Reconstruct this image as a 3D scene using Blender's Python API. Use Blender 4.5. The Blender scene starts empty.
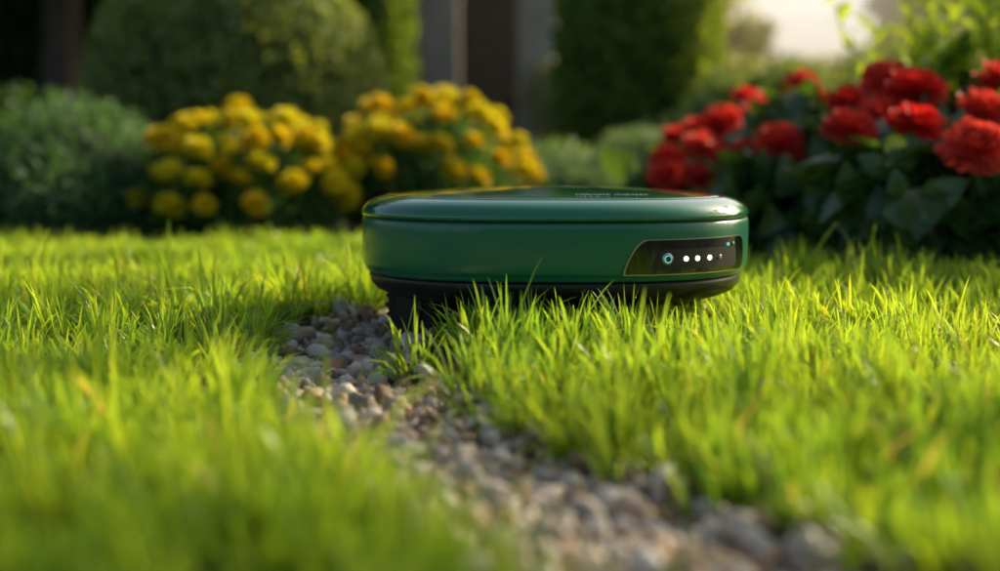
import bpy, math, numpy as np
from mathutils import Vector, Matrix
rng=np.random.default_rng(7)
sc=bpy.context.scene
sc.view_settings.view_transform='Standard'
try: sc.view_settings.look='None'
except: pass
sc.view_settings.exposure=0

# ------------------------------------------------ light
AZ=math.radians(54); EL=math.radians(28)
SUN=np.array([math.sin(AZ)*math.cos(EL),math.cos(AZ)*math.cos(EL),math.sin(EL)])
w=bpy.data.worlds.new("World"); sc.world=w; w.use_nodes=True
nt=w.node_tree; nt.nodes.clear()
sky=nt.nodes.new('ShaderNodeTexSky'); sky.sky_type='NISHITA'; sky.sun_disc=False
sky.sun_elevation=EL; sky.sun_rotation=AZ; sky.dust_density=4.0; sky.air_density=0.8; sky.ozone_density=.2
bg=nt.nodes.new('ShaderNodeBackground'); bg.inputs[1].default_value=0.15
wo=nt.nodes.new('ShaderNodeOutputWorld')
nt.links.new(sky.outputs[0],bg.inputs[0]); nt.links.new(bg.outputs[0],wo.inputs[0])
sd=bpy.data.lights.new("sun",'SUN'); sd.energy=5.0; sd.angle=math.radians(0.6); sd.color=(1.0,0.86,0.55)
so=bpy.data.objects.new("sun",sd); sc.collection.objects.link(so)
so.rotation_euler=Vector(SUN).to_track_quat('Z','Y').to_euler(); so.location=(5,10,8)

# ------------------------------------------------ camera
cd=bpy.data.cameras.new("camera"); cam=bpy.data.objects.new("camera",cd); sc.collection.objects.link(cam)
cam.location=(0,0,0.28); cam.rotation_euler=(math.radians(90-5.55),0,0)
cd.lens=50; cd.sensor_width=36; cd.clip_start=0.02; cd.clip_end=600
cd.dof.use_dof=True; cd.dof.focus_distance=1.90; cd.dof.aperture_fstop=1.7
sc.camera=cam

# ------------------------------------------------ helpers
def link(o,parent=None):
    sc.collection.objects.link(o)
    if parent is not None:
        o.parent=parent; o.matrix_parent_inverse=Matrix.Translation(parent.location).inverted()
    return o
def empty(name,loc=(0,0,0)):
    e=bpy.data.objects.new(name,None); e.location=loc; e.empty_display_size=0.1
    sc.collection.objects.link(e); return e
def mesh(name,V,F,mat,cols=None,parent=None,smooth=True):
    V=np.asarray(V,dtype=np.float32).reshape(-1,3); F=np.asarray(F,dtype=np.int32)
    k=F.shape[1]; me=bpy.data.meshes.new(name)
    me.vertices.add(len(V)); me.vertices.foreach_set('co',V.ravel())
    me.loops.add(F.size); me.loops.foreach_set('vertex_index',F.ravel())
    me.polygons.add(len(F)); me.polygons.foreach_set('loop_start',np.arange(0,F.size,k,dtype=np.int32))
    me.update(calc_edges=True)
    if smooth: me.polygons.foreach_set('use_smooth',np.ones(len(F),dtype=bool))
    if cols is not None:
        a=me.color_attributes.new('Col','FLOAT_COLOR','POINT')
        c=np.ones((len(V),4),dtype=np.float32); c[:,:3]=cols
        a.data.foreach_set('color',c.ravel())
    me.materials.append(mat); me.validate()
    o=bpy.data.objects.new(name,me); return link(o,parent)
def norm(a): return a/(np.linalg.norm(a,axis=-1,keepdims=True)+1e-9)
def basis(d,n):
    y=norm(d); x=norm(np.cross(y,n)); z=np.cross(x,y)
    return np.stack([x,y,z],axis=-1)
def inst(T,F,R,P,S):
    n=len(P); m=len(T)
    S=np.asarray(S); S=S[:,None,None] if S.ndim==1 else S[:,None,:]
    V=np.einsum('nij,nmj->nmi',R,T[None]*S)+P[:,None,:]
    FF=(F[None]+(np.arange(n)*m)[:,None,None]).reshape(-1,F.shape[1])
    return V.reshape(-1,3),FF
def rdir(n): return norm(rng.normal(size=(n,3)))
def leaf_t(widths,fold=.12,droop=.15):
    k=len(widths); V=[];F=[]
    for i,wd in enumerate(widths):
        t=i/(k-1); zc=-droop*t*t
        V+=[(-wd,t,zc+fold*wd),(0,t,zc),(wd,t,zc+fold*wd)]
    for i in range(k-1):
        a=i*3; F+=[(a,a+1,a+4,a+3),(a+1,a+2,a+5,a+4)]
    return np.array(V,float),np.array(F)
LEAF_S=leaf_t([.05,.33,.04],.3,.1)
LEAF_B=leaf_t([.04,.26,.34,.24,.02],.35,.3)
LEAF_L=leaf_t([.03,.09,.10,.07,.01],.4,.35)
LEAF_R=leaf_t([.08,.4,.42,.1],.25,.15)

def attrmat(name,rough=.5,trans=.4,tcol=(1.3,1.2,.5),spec=.5,gain=1.0):
    m=bpy.data.materials.new(name); m.use_nodes=True; t=m.node_tree; N=t.nodes; L=t.links; N.clear()
    out=N.new('ShaderNodeOutputMaterial'); mix=N.new('ShaderNodeMixShader'); p=N.new('ShaderNodeBsdfPrincipled'); tr=N.new('ShaderNodeBsdfTranslucent')
    at=N.new('ShaderNodeAttribute'); at.attribute_name='Col'
    geo=N.new('ShaderNodeTexCoord'); no=N.new('ShaderNodeTexNoise'); no.inputs['Scale'].default_value=60; no.inputs['Detail'].default_value=0; L.new(geo.outputs['Object'],no.inputs['Vector'])
    mr=N.new('ShaderNodeMapRange'); mr.inputs[3].default_value=.75*gain; mr.inputs[4].default_value=1.25*gain; L.new(no.outputs[0],mr.inputs[0])
    vm=N.new('ShaderNodeVectorMath'); vm.operation='SCALE'; L.new(at.outputs['Color'],vm.inputs[0]); L.new(mr.outputs[0],vm.inputs['Scale'])
    v2=N.new('ShaderNodeVectorMath'); v2.operation='MULTIPLY'; v2.inputs[1].default_value=tcol; L.new(vm.outputs[0],v2.inputs[0])
    L.new(vm.outputs[0],p.inputs['Base Color']); p.inputs['Roughness'].default_value=rough; p.inputs['Specular IOR Level'].default_value=spec
    L.new(v2.outputs[0],tr.inputs['Color']); mix.inputs[0].default_value=trans
    if trans>0:
        L.new(p.outputs[0],mix.inputs[1]); L.new(tr.outputs[0],mix.inputs[2]); L.new(mix.outputs[0],out.inputs[0])
    else:
        L.new(p.outputs[0],out.inputs[0])
    return m
def pmat(name,col,rough=.5,metal=0,coat=0,noise=None,bump=0,scale=20,col2=None,emis=None,estr=0):
    m=bpy.data.materials.new(name); m.use_nodes=True; t=m.node_tree; N=t.nodes; L=t.links; p=N['Principled BSDF']
    p.inputs['Base Color'].default_value=(*col,1); p.inputs['Roughness'].default_value=rough; p.inputs['Metallic'].default_value=metal
    p.inputs['Coat Weight'].default_value=coat; p.inputs['Coat Roughness'].default_value=.06
    tc=N.new('ShaderNodeTexCoord'); no=N.new('ShaderNodeTexNoise'); no.inputs['Scale'].default_value=scale; no.inputs['Detail'].default_value=6
    L.new(tc.outputs['Object'],no.inputs['Vector'])
    if col2 is not None:
        cr=N.new('ShaderNodeValToRGB'); cr.color_ramp.elements[0].color=(*col,1); cr.color_ramp.elements[1].color=(*col2,1)
        cr.color_ramp.elements[0].position=.38; cr.color_ramp.elements[1].position=.62
        L.new(no.outputs[0],cr.inputs[0]); L.new(cr.outputs[0],p.inputs['Base Color'])
    if bump:
        b=N.new('ShaderNodeBump'); b.inputs['Strength'].default_value=bump; b.inputs['Distance'].default_value=.01
        L.new(no.outputs[0],b.inputs['Height']); L.new(b.outputs[0],p.inputs['Normal'])
    if emis: p.inputs['Emission Color'].default_value=(*emis,1); p.inputs['Emission Strength'].default_value=estr
    return m

M_grass=attrmat('grass_blade',.33,.6,(2.6,1.75,.7),.6,gain=2.05)
M_leaf=attrmat('leaf',.42,.45,(1.9,1.5,.5),.5,gain=2.3)
M_leafg=attrmat('glossy_leaf',.28,.35,(1.8,1.5,.4),.7,gain=2.1)
M_petal=attrmat('petal',.55,.36,(1.05,1.05,1.0),.3)
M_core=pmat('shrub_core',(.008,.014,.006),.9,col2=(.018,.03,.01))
M_bark=pmat('bark',(.05,.035,.022),.9,col2=(.11,.08,.055),bump=.8,scale=14)
M_soil=pmat('soil',(.03,.04,.012),.95,col2=(.06,.05,.025),bump=.6,scale=30)
M_stone=attrmat('pebble',.6,.0,(1,1,1),.45,gain=1.3)
M_dirt=pmat('gravel_bed',(.14,.10,.065),.95,col2=(.28,.21,.15),bump=1,scale=120)

# ------------------------------------------------ terrain
PY=np.array([.2,.55,.75,.92,1.18,1.44,1.77,2.1,2.3,2.5,2.8])
PX=np.array([.40,.27,.19,.115,-.010,-.130,-.235,-.215,-.17,-.08,.1])
PW=np.array([.16,.15,.140,.133,.118,.112,.105,.10,.08,.06,.03])
def pathd(x,y):
    c=np.interp(y,PY,PX); hw=np.interp(y,PY,PW)
    wob=.014*np.sin(y*31)+.010*np.sin(y*57+1)
    d=np.abs(x-c)-hw-wob*np.sign(x-c)
    d=np.where(y>2.8,np.hypot(x-.1,y-2.8),d)
    return d
def gz(x,y):
    d=pathd(x,y)
    s=np.clip((d+.03)/.06,0,1); s=s*s*(3-2*s)
    und=.010*np.sin(x*5.1+1)*np.sin(y*4.3)+.006*np.sin(x*11+y*7)
    far=np.exp(-(x*x+y*y)/80)
    return und*far-.022*(1-s)
def axis(lo,hi,step,far):
    a=list(np.arange(lo,hi+1e-6,step)); s=step
    v=hi
    up=[]
    while v<far: s*=1.25; v+=s; up.append(v)
    s=step; v=lo; dn=[]
    while v>-far: s*=1.25; v-=s; dn.append(v)
    return np.array(dn[::-1]+a+up)
xs=axis(-1.6,1.6,.02,350); ys=axis(.2,4.4,.03,350)
X,Y=np.meshgrid(xs,ys); Z=gz(X,Y)
nx=len(xs);ny=len(ys)
I=np.arange(nx*ny).reshape(ny,nx)
F=np.stack([I[:-1,:-1],I[:-1,1:],I[1:,1:],I[1:,:-1]],-1).reshape(-1,4)
mesh('ground',np.stack([X,Y,Z],-1),F,M_soil)
pe=empty('gravel_path',(0,1.4,0))
py=np.linspace(.2,2.8,140); uu=np.linspace(-1,1,15)
C=np.interp(py,PY,PX);H=np.interp(py,PY,PW)
GX=C[:,None]+uu[None]*(H[:,None]+.015); GY=np.repeat(py[:,None],15,1)
GZ=gz(GX,GY)+.004
I=np.arange(140*15).reshape(140,15)
F=np.stack([I[:-1,:-1],I[:-1,1:],I[1:,1:],I[1:,:-1]],-1).reshape(-1,4)
mesh('bed',np.stack([GX,GY,GZ],-1),F,M_dirt,parent=pe)
import bmesh
bm=bmesh.new(); bmesh.ops.create_icosphere(bm,subdivisions=2,radius=1)
IV=np.array([v.co[:] for v in bm.verts]); IF=np.array([[v.index for v in f.verts] for f in bm.faces]); bm.free()
n=8600
y=rng.uniform(.45,2.7,n); c=np.interp(y,PY,PX);h=np.interp(y,PY,PW)
x=c+(rng.uniform(-1,1,n))*(h+.02)
r=np.clip(rng.lognormal(math.log(.0048),.55,n),.002,.018)
P=np.stack([x,y,gz(x,y)+.004+r*rng.uniform(.1,.6,n)+rng.uniform(0,.004,n)],-1)
R=basis(rdir(n),rdir(n)); sc3=np.stack([r*rng.uniform(.8,1.35,n),r*rng.uniform(.7,1.1,n),r*rng.uniform(.5,.85,n)],-1)
V,F=inst(IV,IF,R,P,sc3)
V=V.reshape(n,len(IV),3)
pert=1+.12*rng.normal(size=(n,len(IV),1)).clip(-1.5,1.5)
V=(V-P[:,None])*pert+P[:,None]
pal=np.array([[.54,.46,.37],[.40,.34,.27],[.62,.55,.46],[.44,.30,.19],[.20,.12,.07],[.62,.58,.52],[.22,.19,.16],[.32,.19,.10]])
pr=rng.choice(8,n,p=[.18,.17,.12,.16,.13,.08,.07,.09])
col=pal[pr]*rng.uniform(.6,1.0,(n,1))
mesh('pebbles',V,F,M_stone,np.repeat(col,len(IV),0),pe,smooth=True)

# ------------------------------------------------ grass
MC=np.array([.084,2.19]); MA=.298; MB=.298; NE=2.5
def tufts(xlo,xhi,ylo,yhi,dens,nb,lmin,lmax,wmin,wmax,widen=.42,wpad=.35):
    n=int((xhi-xlo)*(yhi-ylo)*dens)
    x=rng.uniform(xlo,xhi,n); y=rng.uniform(ylo,yhi,n)
    k=(np.abs(x)<widen*y+wpad)
    d=pathd(x,y); k&=d>-.004
    k&=~((d<.02)&(rng.random(n)<.25))
    pn=np.sin(x*23+3*np.sin(y*9))*np.sin(y*27+2*np.sin(x*13))
    k&=~((pn<-.35)&(rng.random(n)<.5))
    mr=(np.abs((x-MC[0])/MA)**2+np.abs((y-MC[1])/MB)**2)
    k&=mr>.35
    k&=y<4.15+.06*np.sin(x*3)
    k&=~((x>.62+ (3.9-y)*.18)&(y>2.95))
    x=x[k];y=y[k];d=d[k];mr=mr[k];pn=pn[k]; n=len(x)
    X=np.repeat(x,nb);Yy=np.repeat(y,nb);D=np.repeat(d,nb);MR=np.repeat(mr,nb)
    ang=rng.uniform(0,2*np.pi,n*nb); rad=.014*np.sqrt(rng.random(n*nb))
    bx=X+np.cos(ang)*rad; by=Yy+np.sin(ang)*rad
    tl=np.repeat(rng.uniform(.62,1.22,n)*(1+.2*pn),nb)
    lenf=.88+.2*np.sin(bx*9+2)*np.sin(by*8)
    L=rng.uniform(lmin,lmax,n*nb)*tl*lenf
    wild=rng.random(n*nb)<.02
    L=np.where(wild&(MR>2.2),L*1.45,L)
    L=np.where(MR<1.05,np.minimum(L,.06),L)
    L=np.where((bx<-.04)&(bx>-.24)&(by>1.9)&(by<2.25),L*.4,L)
    gc=np.interp(by,PY,PX)
    edge=np.exp(-np.clip(D,0,1)/.03)*(by<2.6)
    L*=1+.35*edge*(MR>1.3)
    ld=np.stack([np.cos(ang),np.sin(ang)],-1)*rng.uniform(.3,1,(n*nb,1))
    ta=np.repeat(rng.uniform(0,2*np.pi,n),nb)
    ld+=.5*np.stack([np.cos(ta),np.sin(ta)],-1)
    ld[:,0]+=-np.sign(bx-gc)*edge*.85
    ld+=rng.normal(size=ld.shape)*.15
    lean=rng.uniform(.25,1.2,n*nb)*(1+.45*edge)
    wd=rng.uniform(wmin,wmax,n*nb)*np.where(wild,1.3,1)
    N=n*nb
    base=np.stack([bx,by,gz(bx,by)-.002],-1)
    lm=np.linalg.norm(ld,axis=1,keepdims=True); lu=ld/(lm+1e-6); la=lean*np.clip(lm[:,0],.2,1.3)
    seg=[0,.3,.6,.85,1.0]; wf=[.7,1,.85,.5,.06]
    fa=rng.uniform(0,np.pi,N); side=np.stack([np.cos(fa),np.sin(fa),np.zeros(N)],-1)
    perp=np.stack([-lu[:,1],lu[:,0],np.zeros(N)],-1)
    side=norm(perp+.7*side)
    V=np.zeros((N,10,3))
    tw=rng.normal(size=N)*.5
    pos=base.copy(); prev=0
    for i,(s,f) in enumerate(zip(seg,wf)):
        if i:
            a=la*((s+prev)/2)*1.35
            st=(s-prev)*L
            pos=pos+np.stack([lu[:,0]*np.sin(a)*st,lu[:,1]*np.sin(a)*st,np.cos(a)*st],-1)
            prev=s
        sd=side.copy(); sd[:,2]+=tw*s; sd=norm(sd)
        V[:,2*i]=pos-sd*(wd*f*.5)[:,None]; V[:,2*i+1]=pos+sd*(wd*f*.5)[:,None]
    Fb=np.array([[0,1,3,2],[2,3,5,4],[4,5,7,6],[6,7,9,8]])
    F=(Fb[None]+(np.arange(N)*10)[:,None,None]).reshape(-1,4)
    hv=rng.random((N,1)); tv=np.repeat(rng.random((n,1)),nb,0)
    lf=(.5+.5*np.sin(bx*3.1+1.3*np.sin(by*2.7))*np.sin(by*3.7+1))[:,None]
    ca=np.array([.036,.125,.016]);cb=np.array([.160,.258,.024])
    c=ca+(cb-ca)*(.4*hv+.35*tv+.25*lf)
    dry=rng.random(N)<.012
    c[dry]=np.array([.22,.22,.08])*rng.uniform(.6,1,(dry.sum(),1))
    root_shade=np.array([.3,.3,.6,.6,1,1,1.22,1.22,1.4,1.4])  # root-to-tip gradient puts the shadowed base into the blade colour
    Cc=c[:,None,:]*root_shade[None,:,None]
    return V.reshape(-1,3),F,Cc.reshape(-1,3)
parts=[tufts(-1.5,1.5,.45,2.75,1120,13,.042,.095,.0028,.0056),
       tufts(-2.1,2.1,2.75,4.25,1000,12,.03,.055,.0028,.0046)]
off=0;VV=[];FF=[];CC=[]
for V,F,C_ in parts:
    VV.append(V);FF.append(F+off);CC.append(C_);off+=len(V)
GV=np.concatenate(VV)
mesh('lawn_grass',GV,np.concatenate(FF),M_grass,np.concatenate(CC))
# dew beads on blade tips
B=GV.reshape(-1,10,3); sel=rng.choice(len(B),500,replace=False); P=B[sel,7]; P=P[(P[:,1]<3.6)]
n=len(P); V,F=inst(IV,IF,basis(rdir(n),rdir(n)),P,rng.uniform(.0012,.0024,n))
M_dew=pmat('dew',(.5,.55,.45),.12,metal=.0,coat=1.0)
mesh('dew_drops',V,F,M_dew)

# ------------------------------------------------ shrubs
def lobed(dirs,nl,amp,seed):
    r=np.random.default_rng(seed); L=norm(r.normal(size=(nl,3)))
    d=np.clip(dirs@L.T,0,1)**14
    return 1-amp*.5+amp*d.max(axis=1)
def ellip_leaves(c,rad,n,size,tmpl,ca,cb,nl=14,amp=.25,seed=1,shell=.25,up=.3,pw=2.0,zmin=0.0,rand=.8):
    d=rdir(n)
    if pw!=2.0:
        d2=d/(np.sum(np.abs(d)**pw,axis=1,keepdims=True)**(1/pw))
    else: d2=d
    rr=lobed(d,nl,amp,seed)
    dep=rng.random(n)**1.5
    P=np.array(c)+d2*np.array(rad)*(rr*(1.03-shell*dep))[:,None]
    k=P[:,2]>zmin; P=P[k];d=d[k];dep=dep[k]; n=len(P)
    ld=norm(d+rand*rdir(n)+np.array([0,0,up])); nn=norm(d+.7*rdir(n)+np.array([0,0,.4]))
    S=size*rng.uniform(.6,1.3,n)
    V,F=inst(tmpl[0],tmpl[1],basis(ld,nn),P,S)
    t=rng.random((n,1)); c_=np.array(ca)+(np.array(cb)-np.array(ca))*t
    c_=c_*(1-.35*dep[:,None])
    return V,F,np.repeat(c_,len(tmpl[0]),0)
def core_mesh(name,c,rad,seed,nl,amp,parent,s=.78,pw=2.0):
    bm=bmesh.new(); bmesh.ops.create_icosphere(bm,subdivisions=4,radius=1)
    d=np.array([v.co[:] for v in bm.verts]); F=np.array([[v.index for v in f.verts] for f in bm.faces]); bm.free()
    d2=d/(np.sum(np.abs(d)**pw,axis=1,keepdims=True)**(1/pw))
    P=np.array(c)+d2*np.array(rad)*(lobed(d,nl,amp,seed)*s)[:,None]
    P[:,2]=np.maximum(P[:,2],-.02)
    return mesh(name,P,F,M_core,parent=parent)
def join(L):
    off=0;a=[];b=[];c=[]
    for V,F,C_ in L:
        a.append(V);b.append(F+off);c.append(C_);off+=len(V)
    return np.concatenate(a),np.concatenate(b),np.concatenate(c)
def shrub(name,lobes,n,size,tmpl,ca,cb,mat=None,nl=14,amp=.25,pw=2.0,seed=3,core=True,shell=.25,up=.3,rand=.8):
    e=empty(name,(lobes[0][0][0],lobes[0][0][1],0)); L=[]
    for i,(c,rad) in enumerate(lobes):
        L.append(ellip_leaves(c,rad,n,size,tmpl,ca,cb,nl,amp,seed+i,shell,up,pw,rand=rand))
        if core: core_mesh('dark_core_%d'%i,c,rad,seed+i,nl,amp,e,s=.8,pw=pw)  # solid dark filler hull in place of a shaded interior, blocks see-through
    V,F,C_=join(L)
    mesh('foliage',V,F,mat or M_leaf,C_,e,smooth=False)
    return e
def tube(pts,r0,r1,sides=6):
    pts=np.array(pts,float);k=len(pts); t=norm(np.gradient(pts,axis=0))
    a=np.cross(t,[.3,.9,.1]); a=norm(a); b=np.cross(t,a)
    th=np.linspace(0,2*np.pi,sides,endpoint=False)
    r=np.linspace(r0,r1,k)[:,None,None]
    V=pts[:,None]+r*(np.cos(th)[None,:,None]*a[:,None]+np.sin(th)[None,:,None]*b[:,None])
    F=[]
    for i in range(k-1):
        for j in range(sides):
            j2=(j+1)%sides; F.append((i*sides+j,i*sides+j2,(i+1)*sides+j2,(i+1)*sides+j))
    return V.reshape(-1,3),np.array(F)
def arc(a,b,k=6,sag=.1):
    a=np.array(a,float);b=np.array(b,float);t=np.linspace(0,1,k)[:,None]
    p=a+(b-a)*t; L=np.linalg.norm(b-a); off=norm(rng.normal(size=3))*sag*L
    return p+np.sin(t*np.pi)*off

shrub('boxwood_topiary',[((-1.32,7.0,.60),(.70,.68,.64))],26000,.034,LEAF_R,(.045,.08,.025),(.16,.21,.06),nl=60,amp=.05,shell=.1,seed=5,rand=1.2)
shrub('conifer_column',[((.78,8.0,.7),(.43,.43,.95))],20000,.055,LEAF_S,(.045,.085,.02),(.12,.18,.035),nl=50,amp=.14,pw=3.2,shell=.2,up=1.0,seed=8)
shrub('conifer_column',[((-.86,8.6,.9),(.28,.3,1.1))],12000,.055,LEAF_S,(.04,.08,.02),(.09,.15,.03),nl=50,amp=.2,pw=3,shell=.2,up=1.0,seed=9)
shrub('low_shrub',[((-1.5,4.62,.08),(.42,.36,.33)),((-1.14,4.75,.04),(.3,.3,.26)),((-2.05,4.7,.1),(.4,.36,.36))],8000,.04,LEAF_L,(.02,.06,.028),(.05,.12,.05),nl=30,amp=.3,shell=.3,up=.6,seed=12)
shrub('low_shrub',[((-2.0,5.8,.12),(.6,.5,.36)),((-1.3,5.5,.02),(.5,.35,.26))],7000,.04,LEAF_S,(.02,.05,.018),(.045,.10,.03),nl=30,amp=.3,seed=15)
shrub('lavender_bush',[((.22,6.0,.02),(.42,.35,.24)),((.75,6.2,.05),(.42,.35,.28)),((-.35,6.0,.0),(.4,.3,.22))],7000,.06,LEAF_L,(.05,.10,.06),(.11,.18,.11),nl=30,amp=.35,up=1.0,seed=21)
shrub('rounded_bush',[((1.25,6.6,.2),(.42,.4,.42)),((1.9,7.2,.15),(.6,.5,.5))],8000,.05,LEAF_S,(.05,.09,.04),(.12,.18,.06),nl=24,amp=.35,seed=25)
shrub('rounded_bush',[((1.9,10.2,.3),(.8,.7,.55)),((3.3,11,.35),(1.0,.8,.75)),((1.2,12,.4),(.9,.8,.9))],8000,.07,LEAF_S,(.07,.10,.03),(.17,.20,.05),nl=30,amp=.4,seed=29)
shrub('garden_hedge',[((-3.1,10.4,1.2),(2.1,.7,1.7)),((-6.0,10.2,1.2),(2.0,.7,1.8))],22000,.09,LEAF_S,(.015,.035,.01),(.035,.07,.02),nl=60,amp=.2,pw=4,seed=31)
shrub('garden_hedge',[((-3,-7.5,.5),(2.4,.7,1.0)),((1.2,-8,.5),(2.4,.7,1.0)),((5,-7.0,.5),(2.2,.7,1.0))],6000,.12,LEAF_S,(.04,.08,.02),(.08,.14,.03),nl=50,amp=.2,pw=4,seed=41)  # unseen hedge behind the camera, added to darken the mower's reflections

# ------------------------------------------------ trees
def tree(name,base,h,clumps,n,size,ca,cb,r0=.14,tmpl=LEAF_R):
    e=empty(name,(base[0],base[1],0)); L=[];TV=[];TF=[];off=0
    top=np.array([base[0],base[1],h])
    def add(pts,a,b,s=7):
        nonlocal off
        V,F=tube(pts,a,b,s); TV.append(V);TF.append(F+off);off+=len(V)
    add(arc((base[0],base[1],-.05),top,9,.03),r0,r0*.45,10)
    for c,rad in clumps:
        t=rng.uniform(.5,.95); st=np.array([base[0],base[1],h*t]); add(arc(st,c,7,.08),r0*.3,r0*.06)
        for q in range(5):
            add(arc(c,np.array(c)+rdir(1)[0]*np.array(rad)*.7,4,.1),r0*.08,r0*.03,4)
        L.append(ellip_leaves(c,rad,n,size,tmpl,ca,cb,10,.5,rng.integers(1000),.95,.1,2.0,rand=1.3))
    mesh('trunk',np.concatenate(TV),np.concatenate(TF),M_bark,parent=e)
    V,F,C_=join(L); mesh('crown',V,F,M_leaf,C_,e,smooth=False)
def over(x,y,t): 
    return tuple(np.array([x,y,0])+SUN*t)
cl=[(over(-.42,.62,6.6),(.32,.36,.20)),(over(-.90,.82,6.4),(.3,.34,.2)),(over(-.12,.48,6.9),(.3,.3,.2)),
    (over(.80,.70,6.4),(.24,.26,.15)),(over(.5,.50,6.6),(.25,.25,.14)),
    (over(-1.2,3.05,6.2),(.3,.24,.14)),(over(-.8,2.15,6.4),(.18,.18,.09)),(over(-.7,1.42,6.4),(.14,.14,.08)),(over(1.0,1.5,6.4),(.18,.18,.11)),(over(.95,2.5,6.4),(.2,.2,.11)),
    (over(1.8,.2,7),(.6,.4,.4)),(over(2.9,1.3,6.8),(.6,.5,.5)),(over(1.6,-.8,7.5),(.8,.5,.5)),(over(-.4,-.5,7.6),(.7,.4,.4))]
tree('offscreen_shade_tree',(6.2,4.6),3.8,cl,380,.075,(.05,.10,.02),(.10,.18,.03),r0=.12)  # unseen tree, crown clumps set along sun rays to shade chosen lawn spots
def crown(cx,cy,cz,R,k,rs):
    out=[]
    for i in range(k):
        d=rdir(1)[0]*rng.uniform(.3,1)
        out.append(((cx+d[0]*R,cy+d[1]*R,cz+d[2]*R*.8),(R*rs*rng.uniform(.7,1.2),R*rs*rng.uniform(.7,1.2),R*rs*.8)))
    return out
dk=((.02,.04,.012),(.05,.09,.02)); lt=((.09,.12,.02),(.23,.25,.04))  # lt paints sunlit yellow into the leaves of the right-hand trees
for (bx,by,h,R,cc,nn) in [(-7.5,15,3.5,2.6,dk,14),(-4.2,14.5,3.2,2.3,dk,14),(-2.9,9.2,2.6,1.2,dk,8),(.9,19,3.4,2.6,lt,14),(9.9,19,3.6,2.4,lt,14),(13.5,18,3.5,3,lt,14),(-12,17,4,3,dk,12)]:
    tree('garden_tree',(bx,by),h,crown(bx,by,h,R,nn,.42),600,.16,cc[0],cc[1],r0=.16)
# small fruit trees (sunlit yellow put into the leaf colour) in the open part of the garden, with sky gaps between their crowns
tree('fruit_tree',(2.5,14.5),1.7,[((2.45,14.3,1.40),(.42,.4,.26)),((2.1,14.8,1.9),(.40,.4,.26)),((2.9,14.7,1.05),(.45,.4,.25)),((3.6,14.4,1.0),(.5,.5,.28)),((2.3,14.6,.85),(.5,.4,.30))],380,.10,(.09,.12,.02),(.24,.25,.04),r0=.07)
tree('fruit_tree',(5.6,17.5),2.2,[((4.9,17.3,1.3),(.6,.5,.40)),((5.6,17.6,2.1),(.6,.5,.4)),((6.2,17.2,1.5),(.6,.5,.45)),((5.6,17.8,3.0),(.7,.5,.4)),((4.4,17.4,.8),(.6,.5,.40))],420,.12,(.09,.12,.02),(.24,.25,.04),r0=.09)
e=[]
for i in range(34):
    a=-60+i*4.2+rng.uniform(-1,1); y=rng.uniform(42,52)
    e.append(((a,y,rng.uniform(.4,1.0)),(rng.uniform(3,4.5),2.5,rng.uniform(1.2,2.0))))
shrub('distant_trees',e,1500,.38,LEAF_S,(.08,.10,.03),(.18,.20,.06),nl=20,amp=.5,seed=77)

# thin sunlit haze hanging over the far garden
def box(name,lo,hi,mat,parent,bev=0):
    bm=bmesh.new(); bmesh.ops.create_cube(bm,size=1)
    for v in bm.verts:
        v.co=Vector([lo[i]+(v.co[i]+.5)*(hi[i]-lo[i]) for i in range(3)])
    if bev: bmesh.ops.bevel(bm,geom=bm.edges[:],offset=bev,segments=2,affect='EDGES')
    me=bpy.data.meshes.new(name); bm.to_mesh(me); bm.free(); me.materials.append(mat)
    return link(bpy.data.objects.new(name,me),parent)
hm=bpy.data.materials.new('haze'); hm.use_nodes=True; N=hm.node_tree.nodes; N.clear()
vs=N.new('ShaderNodeVolumeScatter'); vs.inputs['Density'].default_value=.020; vs.inputs['Anisotropy'].default_value=.4; vs.inputs['Color'].default_value=(1,.92,.66,1)
ho=N.new('ShaderNodeOutputMaterial'); hm.node_tree.links.new(vs.outputs[0],ho.inputs['Volume'])
box('haze',(1.3,8.6,-.3),(22,36,4.0),hm,None)

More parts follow.
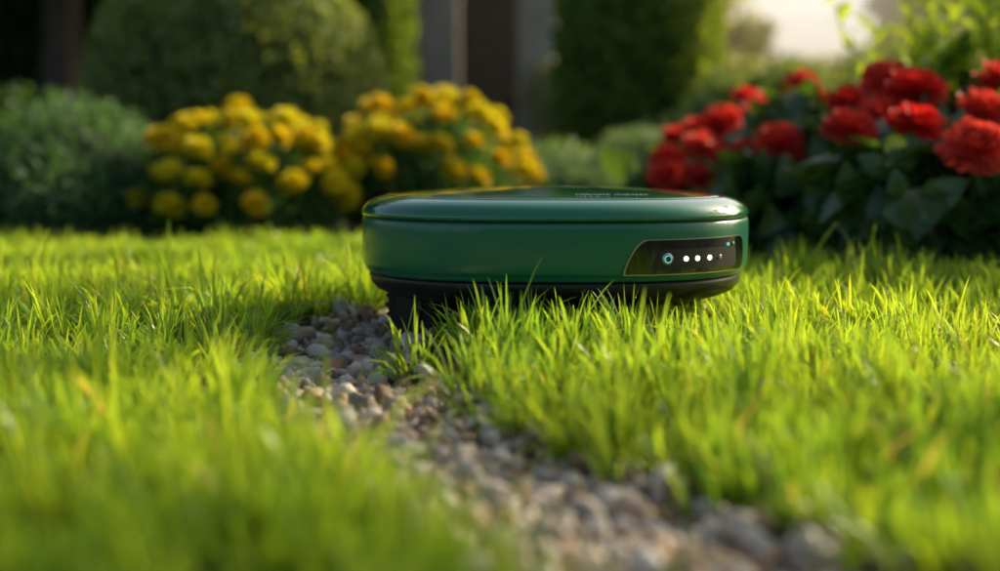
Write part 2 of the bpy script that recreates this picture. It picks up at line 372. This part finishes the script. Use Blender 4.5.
# ------------------------------------------------ house
M_wall=pmat('house_wall',(.30,.27,.22),.9,col2=(.42,.38,.32),bump=.4,scale=6)
M_trim=pmat('house_trim',(.40,.36,.29),.7,col2=(.47,.42,.35),scale=5)
M_glass=pmat('window_glass',(.015,.018,.02),.08,coat=.5)
M_door=pmat('door_wood',(.045,.035,.03),.5,col2=(.07,.05,.04),scale=8)
M_roof=pmat('roof_tile',(.07,.055,.05),.8,col2=(.12,.09,.08),scale=12,bump=.5)
def house(name,x0,x1,y,H,depth,doorx,wins):
    e=empty(name,((x0+x1)/2,y,0))
    ops=sorted([(doorx-.5,doorx+.5,0,2.1)]+[(a,a+1.1,.9,2.2) for a in wins])
    cur=x0;k=0
    for a,b,z0,z1 in ops:
        box('wall_%d'%k,(cur,y,0),(a,y+.25,H),M_wall,e);k+=1
        if z0>0: box('wall_%d'%k,(a,y,0),(b,y+.25,z0),M_wall,e);k+=1
        box('wall_%d'%k,(a,y,z1),(b,y+.25,H),M_wall,e);k+=1
        box('lintel_%d'%k,(a-.1,y-.04,z1),(b+.1,y-.003,z1+.14),M_trim,e)
        if z0>0:
            box('glass_%d'%k,(a,y+.12,z0),(b,y+.14,z1),M_glass,e)
            box('sill_%d'%k,(a-.08,y-.07,z0-.07),(b+.08,y-.003,z0),M_trim,e)
            box('mullion_%d'%k,((a+b)/2-.03,y+.07,z0),((a+b)/2+.03,y+.115,z1),M_trim,e)
        else:
            box('door',(a+.05,y+.12,.05),(b-.05,y+.17,z1-.05),M_door,e)
        cur=b
    box('wall_%d'%k,(cur,y,0),(x1,y+.25,H),M_wall,e)
    box('side_wall_l',(x0,y+.253,0),(x0+.25,y+depth,H),M_wall,e); box('side_wall_r',(x1-.25,y+.253,0),(x1,y+depth,H),M_wall,e)
    box('back_wall',(x0,y+depth+.003,0),(x1,y+depth+.25,H),M_wall,e)
    V=np.array([(x0-.3,y-.4,H+.003),(x1+.3,y-.4,H+.003),(x1+.3,y+depth+.6,H+.003),(x0-.3,y+depth+.6,H+.003),(x0-.3,y+depth/2,H+1.4),(x1+.3,y+depth/2,H+1.4)])
    mesh('roof',V,np.array([(0,1,5,4),(2,3,4,5)]),M_roof,parent=e,smooth=False)
    mesh('gable_l',V,np.array([(0,4,3),(1,2,5)]),M_wall,parent=e,smooth=False)
    return e
h1=house('stone_house',-6.5,.35,13,3.0,5,-.15,[-2.0,-4.5])
for px_ in (-.50,.30):
    box('porch_column',(px_-.15,11.9,0),(px_+.15,12.2,2.4),M_trim,h1,.02)
    box('column_base',(px_-.20,11.84,0),(px_+.20,12.26,.22),M_trim,h1,.02)
box('porch_beam',(-1.4,11.86,2.403),(.6,12.2,2.65),M_trim,h1)
house('brick_house',8.6,15,26,3.4,6,10.8,[9.1,12.4])

# ------------------------------------------------ flowers
def petal(wn,L=1,ruf=.12,cup=.2,rows=4,colsn=5):
    V=[];F=[]
    prof=np.interp(np.linspace(0,1,rows),[0,.4,.8,1],[.12,.6,1,.75])
    for i in range(rows):
        t=i/(rows-1)
        for j in range(colsn):
            s=j/(colsn-1)*2-1
            V.append((s*wn*prof[i],t*L-.10*L*abs(s)*t, cup*(s*s)*wn*prof[i]+ .18*t*t*L + ruf*t**2*math.sin(s*7+i)*.8))
    for i in range(rows-1):
        for j in range(colsn-1):
            a=i*colsn+j; F.append((a,a+1,a+colsn+1,a+colsn))
    return np.array(V,float),np.array(F)
def head(kind,seed):
    r=np.random.default_rng(seed); VV=[];FF=[];CC=[];off=0
    if kind=='marigold': rings=[(13,-18,1.0),(13,4,.96),(12,24,.88),(11,42,.78),(9,58,.66),(7,72,.52),(4,84,.42)]; wn=.30;ruf=.09
    else: rings=[(14,-20,1.0),(14,-4,1.0),(14,12,.96),(12,28,.88),(11,44,.78),(9,60,.66),(7,74,.52),(3,86,.42)]; wn=.27;ruf=.13
    for k,(n,el,L) in enumerate(rings):
        T,F=petal(wn,1,ruf)
        for i in range(n):
            a=2*math.pi*(i+.5*(k%2))/n+r.normal()*.08; e_=math.radians(el+r.normal()*7)
            d=np.array([math.cos(a)*math.cos(e_),math.sin(a)*math.cos(e_),math.sin(e_)])
            nn=np.array([-math.cos(a)*math.sin(e_),-math.sin(a)*math.sin(e_),math.cos(e_)])
            B=basis(d[None],nn[None])[0]
            s=L*r.uniform(.88,1.1)*.5
            V=(T*s)@B.T+np.array([0,0,-.05+.04*k/len(rings)]); VV.append(V);FF.append(F+off);off+=len(V)
            CC.append(np.repeat([[r.uniform(.85,1.1)*(.86+.18*(k+1)/len(rings)),k/len(rings)]],len(V),0))
    return np.concatenate(VV),np.concatenate(FF),np.concatenate(CC)
HM=[head('marigold',i) for i in range(4)]; HR=[head('dahlia',10+i) for i in range(4)]
def flowers(parent,pos,diam,kinds,c1,c2,tilt,root):
    VV=[];FF=[];CC=[];off=0;SV=[];SF=[];so_=0
    for i,p in enumerate(pos):
        T,F,C_=kinds[rng.integers(len(kinds))]
        up=norm(np.array([tilt[0]+rng.normal()*.35,tilt[1]+rng.normal()*.3,1.0])); f=rdir(1)[0]
        B=basis(np.cross(up,f)[None],up[None])[0]
        d=diam*rng.uniform(.8,1.15)
        V=(T*np.array([1,1,.9])*d)@B.T+np.array(p)
        b=rng.random(); base=np.array(c1)*(1-b)+np.array(c2)*b
        VV.append(V);FF.append(F+off);off+=len(V);CC.append(base[None]*C_[:,:1])
        q=np.array([p[0]*.5+root[0]*.5+rng.normal()*.06,p[1]*.6+root[1]*.4+.03,0])
        tv,tf=tube(arc(q,np.array(p)-up*d*.12,7,.08),.0035,.0025,5); SV.append(tv);SF.append(tf+so_);so_+=len(tv)
        tv,tf=tube([np.array(p)-up*d*.22,np.array(p)-up*d*.12,np.array(p)-up*d*.02],.003,d*.13,8);SV.append(tv);SF.append(tf+so_);so_+=len(tv)
    mesh('blossoms',np.concatenate(VV),np.concatenate(FF),M_petal,np.clip(np.concatenate(CC),0,.97),parent)
    V=np.concatenate(SV); mesh('stems',V,np.concatenate(SF),M_leaf,np.tile([.05,.12,.025],(len(V),1)),parent)
def dome(c,rad,n,mind):
    out=[]
    tries=0
    while len(out)<n and tries<8000:
        tries+=1
        d=rdir(1)[0]
        if d[2]<-.05 or d[1]>.7: continue
        p=np.array(c)+d*np.array(rad)*rng.uniform(.92,1.12)
        if all(np.linalg.norm(p-q)>mind for q in out): out.append(p)
    return out
for c,rad,n in [((-.84,4.60,.12),(.35,.28,.28),54),((-.24,4.85,.20),(.34,.28,.25),50)]:
    e_=shrub('marigold_plant',[((c[0],c[1],.08),(rad[0]*.9,rad[1]*.88,c[2]+rad[2]*.55))],4600,.045,LEAF_L,(.03,.08,.02),(.06,.14,.03),nl=20,amp=.3,up=.5,seed=51)
    flowers(e_,dome(c,rad,n,.068),.100,HM,(.97,.72,.012),(.97,.88,.03),(.3,-.55),c)
red=[[(.934,2.75,.290),(.862,2.9,.340),(.945,3.2,.42),(.777,3.1,.33),(1.02,2.95,.37),(1.1,3.1,.30),(1.15,3.2,.43)],
     [(.93,3.4,.45),(.87,3.5,.40),(.82,3.8,.455),(.86,3.8,.395),(.76,3.7,.325),(.77,3.5,.257),(.83,3.6,.29),(1.02,3.6,.46),(.97,3.75,.42),(.70,3.5,.30),(.90,3.3,.36),(.64,3.55,.27)],
     [(.688,3.8,.322),(.753,4.1,.394),(.60,3.75,.27),(.64,4.0,.36),(.55,3.8,.295),(.47,3.9,.262),(.53,3.75,.215),(.52,4.1,.32),(.65,3.75,.22),(.80,4.2,.42),(.74,4.2,.44),(.46,3.85,.215),(.57,4.0,.34),(.72,3.9,.375)]]
fol=[[((1.02,3.12,.10),(.32,.28,.22)),((1.3,3.0,.1),(.3,.28,.26))],[((.86,3.6,.12),(.33,.33,.23)),((1.15,3.7,.14),(.3,.3,.28))],[((.62,4.15,.06),(.26,.28,.18)),((.85,4.3,.1),(.26,.26,.24))]]
for i in range(3):
    e_=shrub('dahlia_plant',fol[i],1150,.105,LEAF_B,(.018,.05,.014),(.06,.11,.03),M_leafg,nl=14,amp=.4,shell=.45,up=-.1,seed=61+i,rand=.9)
    c=fol[i][0][0]
    flowers(e_,red[i],(.14,.125,.115)[i],HR,(.96,.040,.028),(.97,.12,.07),(.25,-.65),c)
e_=empty('lance_leaf_shrub',(1.3,3.6,0)); L=[];SV=[];SF=[];so_=0
for i in range(54):
    b=np.array([rng.uniform(1.15,1.75),rng.uniform(3.5,4.1),0]); tp=b+np.array([rng.normal()*.14-.07,rng.normal()*.1,rng.uniform(.5,.9)])
    pts=arc(b,tp,9,.06); tv,tf=tube(pts,.005,.002,5); SV.append(tv);SF.append(tf+so_);so_+=len(tv)
    k=26; t=np.linspace(.35,1,k); P=np.stack([np.interp(t,np.linspace(0,1,9),pts[:,j]) for j in range(3)],-1)
    a=np.arange(k)*2.4; ld=np.stack([np.cos(a),np.sin(a),.55+.8*t**3],-1)
    V,F=inst(LEAF_L[0]*np.array([1.4,1,1]),LEAF_L[1],basis(norm(ld),np.tile([0,0,1.],(k,1))+.2*rdir(k)),P,.13*rng.uniform(.7,1.1,k)*(1.1-.4*t))
    c_=np.array([.12,.19,.025])+rng.random((k,1))*np.array([.07,.09,.015]); L.append((V,F,np.repeat(c_,len(LEAF_L[0]),0)))
V,F,C_=join(L); mesh('foliage',V,F,M_leaf,C_,e_,smooth=False)
V=np.concatenate(SV); mesh('stems',V,np.concatenate(SF),M_leaf,np.tile([.06,.12,.03],(len(V),1)),e_)

# ------------------------------------------------ robot mower
mw=empty('robot_lawn_mower',(MC[0],MC[1],0))
M_green=pmat('green_paint',(.012,.17,.080),.30,coat=.4)
M_lid=pmat('green_lid',(.014,.19,.085),.13,coat=1.0)
M_blk=pmat('black_plastic',(.012,.012,.013),.38,bump=.05,scale=400)
M_rub=pmat('rubber',(.015,.015,.015),.8)
M_gloss=pmat('panel_glass',(.004,.005,.005),.06,coat=1)
M_sil=pmat('satin_metal',(.45,.46,.46),.3,metal=1)
M_led=pmat('led',(1,.95,.8),.4,emis=(1,.93,.75),estr=5)
M_teal=pmat('lens_ring',(.05,.5,.5),.3,emis=(.15,.75,.7),estr=.7)
def sup(th,r,z):
    c,s=np.cos(th),np.sin(th)
    k=(np.abs(c)**NE+np.abs(s)**NE)**(-1/NE)
    return np.stack([MC[0]+MA*r*k*c,MC[1]+MB*r*k*s,np.full_like(th,1.0)*z],-1)
def loft(name,prof,mat,closed=False):
    n=160; th=np.linspace(0,2*np.pi,n,endpoint=False)
    V=np.concatenate([sup(th,max(r,.0005),z) for r,z in prof]); F=[]
    for i in range(len(prof)-1):
        for j in range(n):
            j2=(j+1)%n; F.append((i*n+j,i*n+j2,(i+1)*n+j2,(i+1)*n+j))
    return mesh(name,V,np.array(F),mat,parent=mw)
loft('body_shell',[(.955,.0985),(.970,.099),(.979,.1005),(.982,.1035),(.984,.1065),(.990,.108),(.994,.113),(.997,.125),(.999,.145),(1,.165),(.999,.174),(.997,.178),(.992,.1805),(.975,.1812)],M_green)
loft('seam',[(.978,.178),(.978,.186)],M_blk)
lid=[(.972,.1830),(.990,.1832),(.998,.1842),(1.002,.1865),(1.001,.1895),(.996,.193),(.985,.1975),(.968,.202),(.945,.2058),(.92,.2085),(.89,.2108),(.872,.2118),(.869,.2108),(.862,.2106),(.859,.2122)]
for r in np.linspace(.84,0,16): lid.append((r,.2126+.0105*(1-(r/.85)**2.2)))
loft('lid',lid,M_lid)
loft('bumper',[(.945,.0995),(.962,.097),(.965,.092),(.955,.082),(.93,.073),(.88,.066),(.82,.061),(.74,.057),(.5,.055),(.001,.055)],M_blk)
loft('cutting_deck',[(.56,.056),(.56,.036),(.54,.032),(.001,.032)],M_blk)
def cyl(name,c,axis,r,h,mat,seg=40,bev=.004):
    bm=bmesh.new(); bmesh.ops.create_cone(bm,cap_ends=True,segments=seg,radius1=r,radius2=r,depth=h)
    if bev: bmesh.ops.bevel(bm,geom=[e for e in bm.edges if len(e.link_faces)==2 and e.calc_face_angle()>1],offset=bev,segments=3,affect='EDGES')
    q=Vector(axis).to_track_quat('Z','Y').to_matrix().to_4x4(); bm.transform(Matrix.Translation(Vector(c))@q)
    for f in bm.faces: f.smooth=len(f.verts)<6
    me=bpy.data.meshes.new(name); bm.to_mesh(me); bm.free(); me.materials.append(mat)
    return link(bpy.data.objects.new(name,me),mw)
fw=np.array([.75,-.66,0]); pp=np.array([-.66,-.75,0]); C0=np.array([MC[0],MC[1],0])
for s in (1,-1):
    c=C0-.1*fw+.2*pp*s+np.array([0,0,.044])
    cyl('drive_wheel',c,pp,.052,.04,M_rub); cyl('hub',c+pp*s*.021,pp,.028,.006,M_blk,bev=.001)
    for k in range(22):
        a=k/22*2*math.pi; o=(fw*math.cos(a)+np.array([0,0,1])*math.sin(a)); cc=c+o*.0525
        cyl('tread',cc,pp,.0035,.038,M_rub,seg=6,bev=0)
    c=C0+.17*fw+.11*pp*s+np.array([0,0,.026]); cyl('caster_wheel',c,pp,.028,.022,M_rub)
    cyl('caster_fork',c+np.array([0,0,.024]),(0,0,1),.007,.03,M_blk,bev=.001)
def side_pt(u,z,off):
    u=np.asarray(u,float); x=MA*u; y=-MB*(1-np.abs(u)**NE)**(1/NE)
    g=np.stack([np.sign(x)*np.abs(u)**(NE-1)/MA,-np.abs(y/MB)**(NE-1)/MB],-1); g=norm(g)
    return np.stack([MC[0]+x+g[...,0]*off,MC[1]+y+g[...,1]*off,z],-1),g
def patch(name,u0,u1,zb,zt0,zt1,rl,rr,off,mat):
    nu=60;nv=8; t=np.linspace(0,1,nu); u=u0+(u1-u0)*(1-np.cos(np.pi*t))/2
    s=(u-u0); s2=(u1-u)
    bot=np.full(nu,zb)
    k=np.clip(s/rl,0,1); H=np.interp(u,[u0,u1],[zt0,zt1])-bot
    top=bot+H*(.12+.88*(1-(1-k)**2.0)**(1/1.05))
    k2=np.clip(s2/rr,0,1); f=np.sqrt(1-(1-k2)**2)
    hh=.28*H
    top=np.where(s2<rr,top-hh*(1-f),top); bot=np.where(s2<rr,bot+hh*(1-f),bot)
    V=[]
    for j in range(nv):
        z=bot+(top-bot)*j/(nv-1); P,_=side_pt(u,z,off); V.append(P)
    V=np.concatenate(V); I=np.arange(nu*nv).reshape(nv,nu)
    F=np.stack([I[:-1,:-1],I[:-1,1:],I[1:,1:],I[1:,:-1]],-1).reshape(-1,4)
    return mesh(name,V,F,mat,parent=mw)
patch('panel_trim',.285,.905,.1085,.1580,.1590,.11,.03,.0012,M_sil)
patch('sensor_panel',.296,.900,.1101,.1567,.1577,.11,.028,.0022,M_gloss)
patch('panel_recess',.42,.85,.1160,.1440,.1450,.05,.02,.0030,M_blk)
def dot(name,u,z,r,h,mat,off=.003):
    P,g=side_pt(np.array(u),np.array(z),off); return cyl(name,P,(g[0],g[1],0),r,h,mat,seg=28,bev=r*.2)
dot('lens_ring',.490,.131,.0085,.004,M_sil); dot('lens_glow',.490,.131,.0068,.0052,M_teal); dot('lens',.490,.131,.0048,.0066,M_gloss)
for u in (.580,.637,.700): dot('led',u,.1305,.0034,.004,M_led)
dot('led_dim',.755,.1305,.0030,.004,M_sil)
dot('icon',.80,.1475,.0022,.004,M_teal); dot('icon',.83,.1475,.0022,.004,M_sil)
tcu=bpy.data.curves.new('lid_lettering','FONT'); tcu.body='robotic mower'; tcu.size=.017; tcu.extrude=.0006; tcu.align_x='CENTER'
to=bpy.data.objects.new('lid_lettering',tcu); to.location=(MC[0]+.075,MC[1]-.215,.2170); to.rotation_euler=(math.radians(7),0,0)
tcu.materials.append(M_sil); link(to,mw)
print('done')
